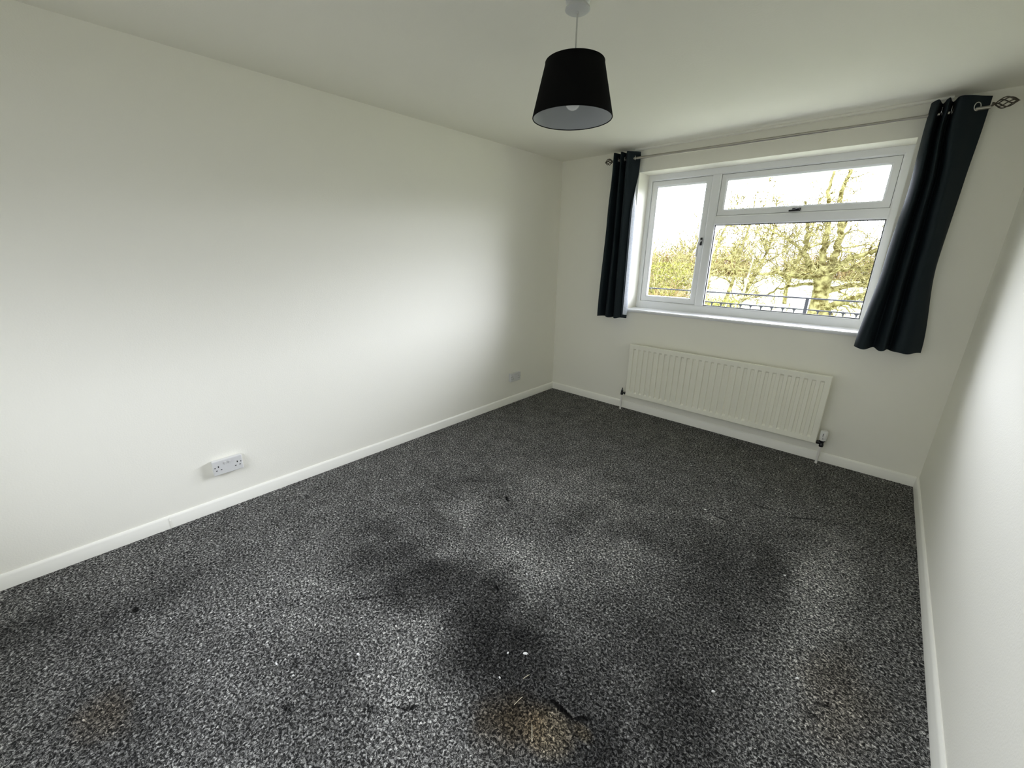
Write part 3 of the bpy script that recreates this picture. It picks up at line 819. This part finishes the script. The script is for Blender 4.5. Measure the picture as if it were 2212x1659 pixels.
# ------------------------------------------------------------------ outside: trees and shrubs
def grow(mb, p, d, length, rad, depth, rnd, spread=0.6, wob=0.25, up=0.05, minr=0.006, kids=(2, 4), sides=5, twigs=None):
    """one branch and, in turn, the branches leaving it"""
    n = max(3, int(length/0.25)+1) if length < 2 else 7
    pts, rads = [Vector(p)], [rad]
    d = Vector(d).normalized()
    for i in range(n):
        d = (d+Vector((rnd.gauss(0, wob), rnd.gauss(0, wob), rnd.gauss(0, wob)+up))).normalized()
        pts.append(pts[-1]+d*(length/n)); rads.append(max(minr, rad*(1-0.65*(i+1)/n)))
    tgt = mb if (twigs is None or depth > 1) else twigs
    tgt.tube(pts, rads, sides if rad > 0.03 else 3, cap=False)
    if depth <= 0: return
    for k in range(rnd.randint(*kids)):
        i = rnd.randint(max(1, n//3), n); q = pts[i]
        a = Vector((rnd.gauss(0, 1), rnd.gauss(0, 1), rnd.gauss(0, 1)+0.2)).normalized()
        nd = ((pts[min(i+1, n)]-pts[i-1]).normalized()*(1-spread)+a*spread)
        grow(mb, q, nd, length*rnd.uniform(0.45, 0.75), rads[i]*rnd.uniform(0.5, 0.75), depth-1, rnd, spread, wob*1.1, up, minr, kids, sides, twigs)

def oak():
    rnd = random.Random(11)
    t = thing('oak_tree', 'gnarled bare oak with thick lichened trunk standing behind the railing', 'tree', (0.5, 20, GZ))
    tr = MB(); tw = MB(); br = MB()
    # trunk, flared at the root
    tr.tube([(0.60, 20, GZ-0.1), (0.50, 20, GZ+0.35), (0.40, 20, -0.3), (0.38, 20, 0.3), (0.33, 20.05, 0.75), (0.30, 20.1, 1.2)], [0.66, 0.46, 0.33, 0.31, 0.38, 0.26], 14, cap=False)
    tr.build('trunk', M['oak_bark'], t, smooth=60)
    # main limbs (x, y, z) with radii
    limbs = [
        ([(0.25, 20, 0.9), (-0.20, 19.8, 1.2), (-0.50, 19.6, 1.8), (-0.55, 19.5, 2.5), (-0.70, 19.5, 3.2), (-0.9, 19.3, 3.9)], 0.15, 1.0),
        ([(0.15, 20, 1.1), (0.10, 20.2, 2.1), (0.0, 20.3, 3.1), (-0.15, 20.4, 3.9), (-0.25, 20.5, 4.8), (-0.15, 20.5, 6.2)], 0.15, 0.7),
        ([(0.45, 20.1, 1.0), (0.55, 20.4, 2.1), (0.50, 20.6, 3.1), (0.25, 20.8, 4.0), (0.30, 20.9, 5.0), (0.45, 21, 6.5)], 0.17, 0.7),
        ([(0.55, 20, -0.6), (1.0, 19.6, -0.45), (1.6, 19.3, -0.10), (2.2, 19.2, 0.25), (2.9, 19.0, 0.45), (3.8, 18.8, 0.8)], 0.17, 1.0),
        ([(0.55, 20, 0.1), (1.2, 20.3, 0.35), (1.9, 20.6, 0.45), (2.7, 20.8, 0.75), (3.6, 21, 1.0)], 0.14, 1.0),
        ([(0.45, 20, 0.7), (0.9, 19.7, 1.3), (1.5, 19.4, 1.7), (2.2, 19.1, 2.0), (3.0, 19, 2.4), (4.0, 18.9, 2.9)], 0.13, 1.0),
        ([(0.2, 20, 0.7), (-0.4, 19.6, 0.75), (-1.1, 19.2, 0.85), (-1.9, 19.0, 0.80), (-2.8, 18.9, 1.0), (-3.6, 18.9, 0.9)], 0.12, 1.0),
        ([(0.2, 20, 0.4), (-0.5, 20.3, 0.35), (-1.3, 20.5, 0.10), (-2.0, 20.6, -0.30), (-2.8, 20.8, -0.55)], 0.08, 0.7),
        ([(0.3, 20, 0.9), (1.0, 20.4, 1.1), (1.8, 20.8, 1.2), (2.7, 21.2, 1.5), (3.6, 21.5, 1.4)], 0.10, 1.0),
        ([(-0.4, 19.7, 1.6), (-1.0, 19.3, 2.2), (-1.5, 19.1, 2.5), (-2.2, 19, 3.0)], 0.07, 1.0),
    ]
    for pts, r0, dens in limbs:
        c = catmull(pts, 5); m = len(c)
        c = c+np.array([[rnd.gauss(0, 0.03), rnd.gauss(0, 0.03), rnd.gauss(0, 0.03)] for _ in range(m)])
        rr = [r0*(1-0.72*i/(m-1)) for i in range(m)]
        MB().tube([tuple(p) for p in c], rr, 9, cap=False).build('bough', M['oak_bark'], t, smooth=60)
        for k in range(int(15*dens)):
            i = rnd.randint(m//5, m-1); p = c[i]
            a = Vector((rnd.gauss(0, 1), rnd.gauss(0, 0.7), rnd.gauss(0, 0.9)+0.15)).normalized()
            grow(tw, p, a, rnd.uniform(0.7, 1.6), max(0.014, rr[i]*rnd.uniform(0.25, 0.5)), 3, rnd, 0.6, 0.38, 0.04, 0.011, (2, 4), 4)
    tag(tw.build('twigs', M['twig'], t, fix=False), kind='stuff')
oak()

def bare_tree(x, y, h, seed, label, m1, m2, lean=0.0, girth=0.12, depth=4, spread=0.45, kids=(2, 4), group='trees beyond the lawn', up=0.10, minr=0.01):
    rnd = random.Random(seed)
    t = thing('bare_tree', label, 'tree', (x, y, GZ), group=group)
    tk = MB(); tw = MB()
    n = 10; p = Vector((x, y, GZ-0.05)); pts = [p.copy()]; rr = [girth]
    d = Vector((lean, 0, 1)).normalized()
    for i in range(n):
        d = (d+Vector((rnd.gauss(0, 0.08), rnd.gauss(0, 0.08), 0.05))).normalized()
        p = p+d*(h/n); pts.append(p.copy()); rr.append(girth*(1-0.85*(i+1)/n))
    tk.tube(pts, rr, 8, cap=False)
    tk.build('trunk', m1, t, smooth=60)
    for i in range(2, n+1):
        for k in range(rnd.randint(2, 4)):
            a = rnd.uniform(0, 2*PI); dd = Vector((math.cos(a), math.sin(a), rnd.uniform(0.1, 0.9)))
            grow(tw, pts[i], dd, h*rnd.uniform(0.14, 0.30)*(1.25-0.6*i/n), rr[i]*0.5+0.004, depth-1, rnd, spread, 0.22, up, minr, kids, 4)
    tag(tw.build('branches', m2, t, fix=False), kind='stuff')
    return t
TW, GR, BI, BK = M['twig'], M['grey_twig'], M['birch'], M['oak_bark']
bare_tree(-2.45, 18.0, 3.7, 21, 'slender pale birch between the mullion and the oak', BI, M['twig'], 0.05, 0.085, 3, minr=0.011)
bare_tree(-3.05, 20.5, 5.2, 22, 'yellow bare tree just right of the mullion', BK, TW, 0.03, 0.11, 4, minr=0.012)
bare_tree(-4.7, 24.0, 6.4, 23, 'spreading yellow bare tree behind the birch', BK, TW, 0.05, 0.12, 4, minr=0.012)
bare_tree(-2.0, 27.0, 7.0, 24, 'bare tree with fine crown close left of the oak', BK, TW, -0.05, 0.12, 4, minr=0.012)
bare_tree(-5.8, 18.5, 4.6, 25, 'leaning bare tree rising over the tangled shrubs in the casement pane', BK, TW, 0.18, 0.10, 4, minr=0.011)
bare_tree(2.9, 26.0, 8.2, 26, 'grey fine branched tree behind the oak at the right of the pane', GR, GR, -0.04, 0.15, 5, minr=0.011)
bare_tree(-9.5, 36.0, 7.2, 27, 'distant bare tree standing over the brown hedge', BK, TW, 0.05, 0.18, 4, minr=0.020)

def shrub(x, y, r, h, seed, label, m, n=60, leafy=None, group='shrubs outside'):
    rnd = random.Random(seed)
    t = thing('shrub', label, 'shrub', (x, y, GZ), group=group)
    tw = MB()
    for k in range(n):
        a = rnd.uniform(0, 2*PI); q = rnd.random()**0.5*r
        p = (x+math.cos(a)*q, y+math.sin(a)*q, GZ-0.03)
        d = Vector((math.cos(a)*0.5*q/r+rnd.gauss(0, 0.15), math.sin(a)*0.5*q/r+rnd.gauss(0, 0.15), 1))
        grow(tw, p, d, h*rnd.uniform(0.5, 0.9), 0.018, 2, rnd, 0.55, 0.25, 0.03, 0.008, (3, 4), 4)
    tag(tw.build('stems', m, t, fix=False), kind='stuff')
    if leafy:
        lf = MB()
        for k in range(leafy):
            a = rnd.uniform(0, 2*PI); q = rnd.random()**0.5*r*1.1; z = GZ+h*rnd.uniform(0.15, 1.0)
            c = Vector((x+math.cos(a)*q, y+math.sin(a)*q, z)); s = rnd.uniform(0.03, 0.07)
            u = Vector((rnd.gauss(0, 1), rnd.gauss(0, 1), rnd.gauss(0, 1))).normalized()*s; w = u.orthogonal().normalized()*s*0.5
            nn = u.cross(w).normalized()*s*0.15
            lf.add([c-u, c-w+nn, c+u, c+w+nn], [(0, 1, 2), (0, 2, 3)])
        tag(lf.build('leaves', M['leaf'], t, fix=False), kind='stuff')
    return t
shrub(-4.15, 13.0, 0.95, 2.5, 31, 'dense tangled yellow shrub filling the casement pane', M['twig'], 75, 1500)
shrub(-5.9, 15.4, 1.2, 3.5, 32, 'taller tangled shrub behind the dense one in the casement pane', M['twig'], 80, 700)
shrub(-3.15, 10.4, 0.45, 1.75, 33, 'low russet shrub just above the railing in the casement pane', M['russet'], 40, 200)
shrub(-1.50, 11.6, 0.55, 1.35, 34, 'low leafy shrub behind the railing right of the mullion', M['twig'], 40, 700)

def hedge(x0, x1, y, h, seed, label, m, n):
    rnd = random.Random(seed)
    tw = MB()
    # dense clipped twiggy mass: many short stems through its depth
    for k in range(n):
        x = rnd.uniform(x0, x1); yy = y+rnd.uniform(-1.2, 1.2)
        d = Vector((rnd.gauss(0, 0.35), rnd.gauss(0, 0.35), 1))
        grow(tw, (x, yy, GZ-0.05), d, h*rnd.uniform(0.6, 1.05), 0.06, 1, rnd, 0.6, 0.25, 0.0, 0.025, (3, 4), 4)
    return tag(tw.build('hedge', m, fix=False), label, 'hedge', 'far hedges across the lawn', 'stuff')
hedge(-46, -13.5, 68, 4.4, 41, 'brown tangled hedge row across the far side of the lawn', M['russet'], 900)
hedge(-9.5, 18, 70, 3.6, 42, 'reddish hedge row behind the oak at the right of the lawn', M['russet'], 900)
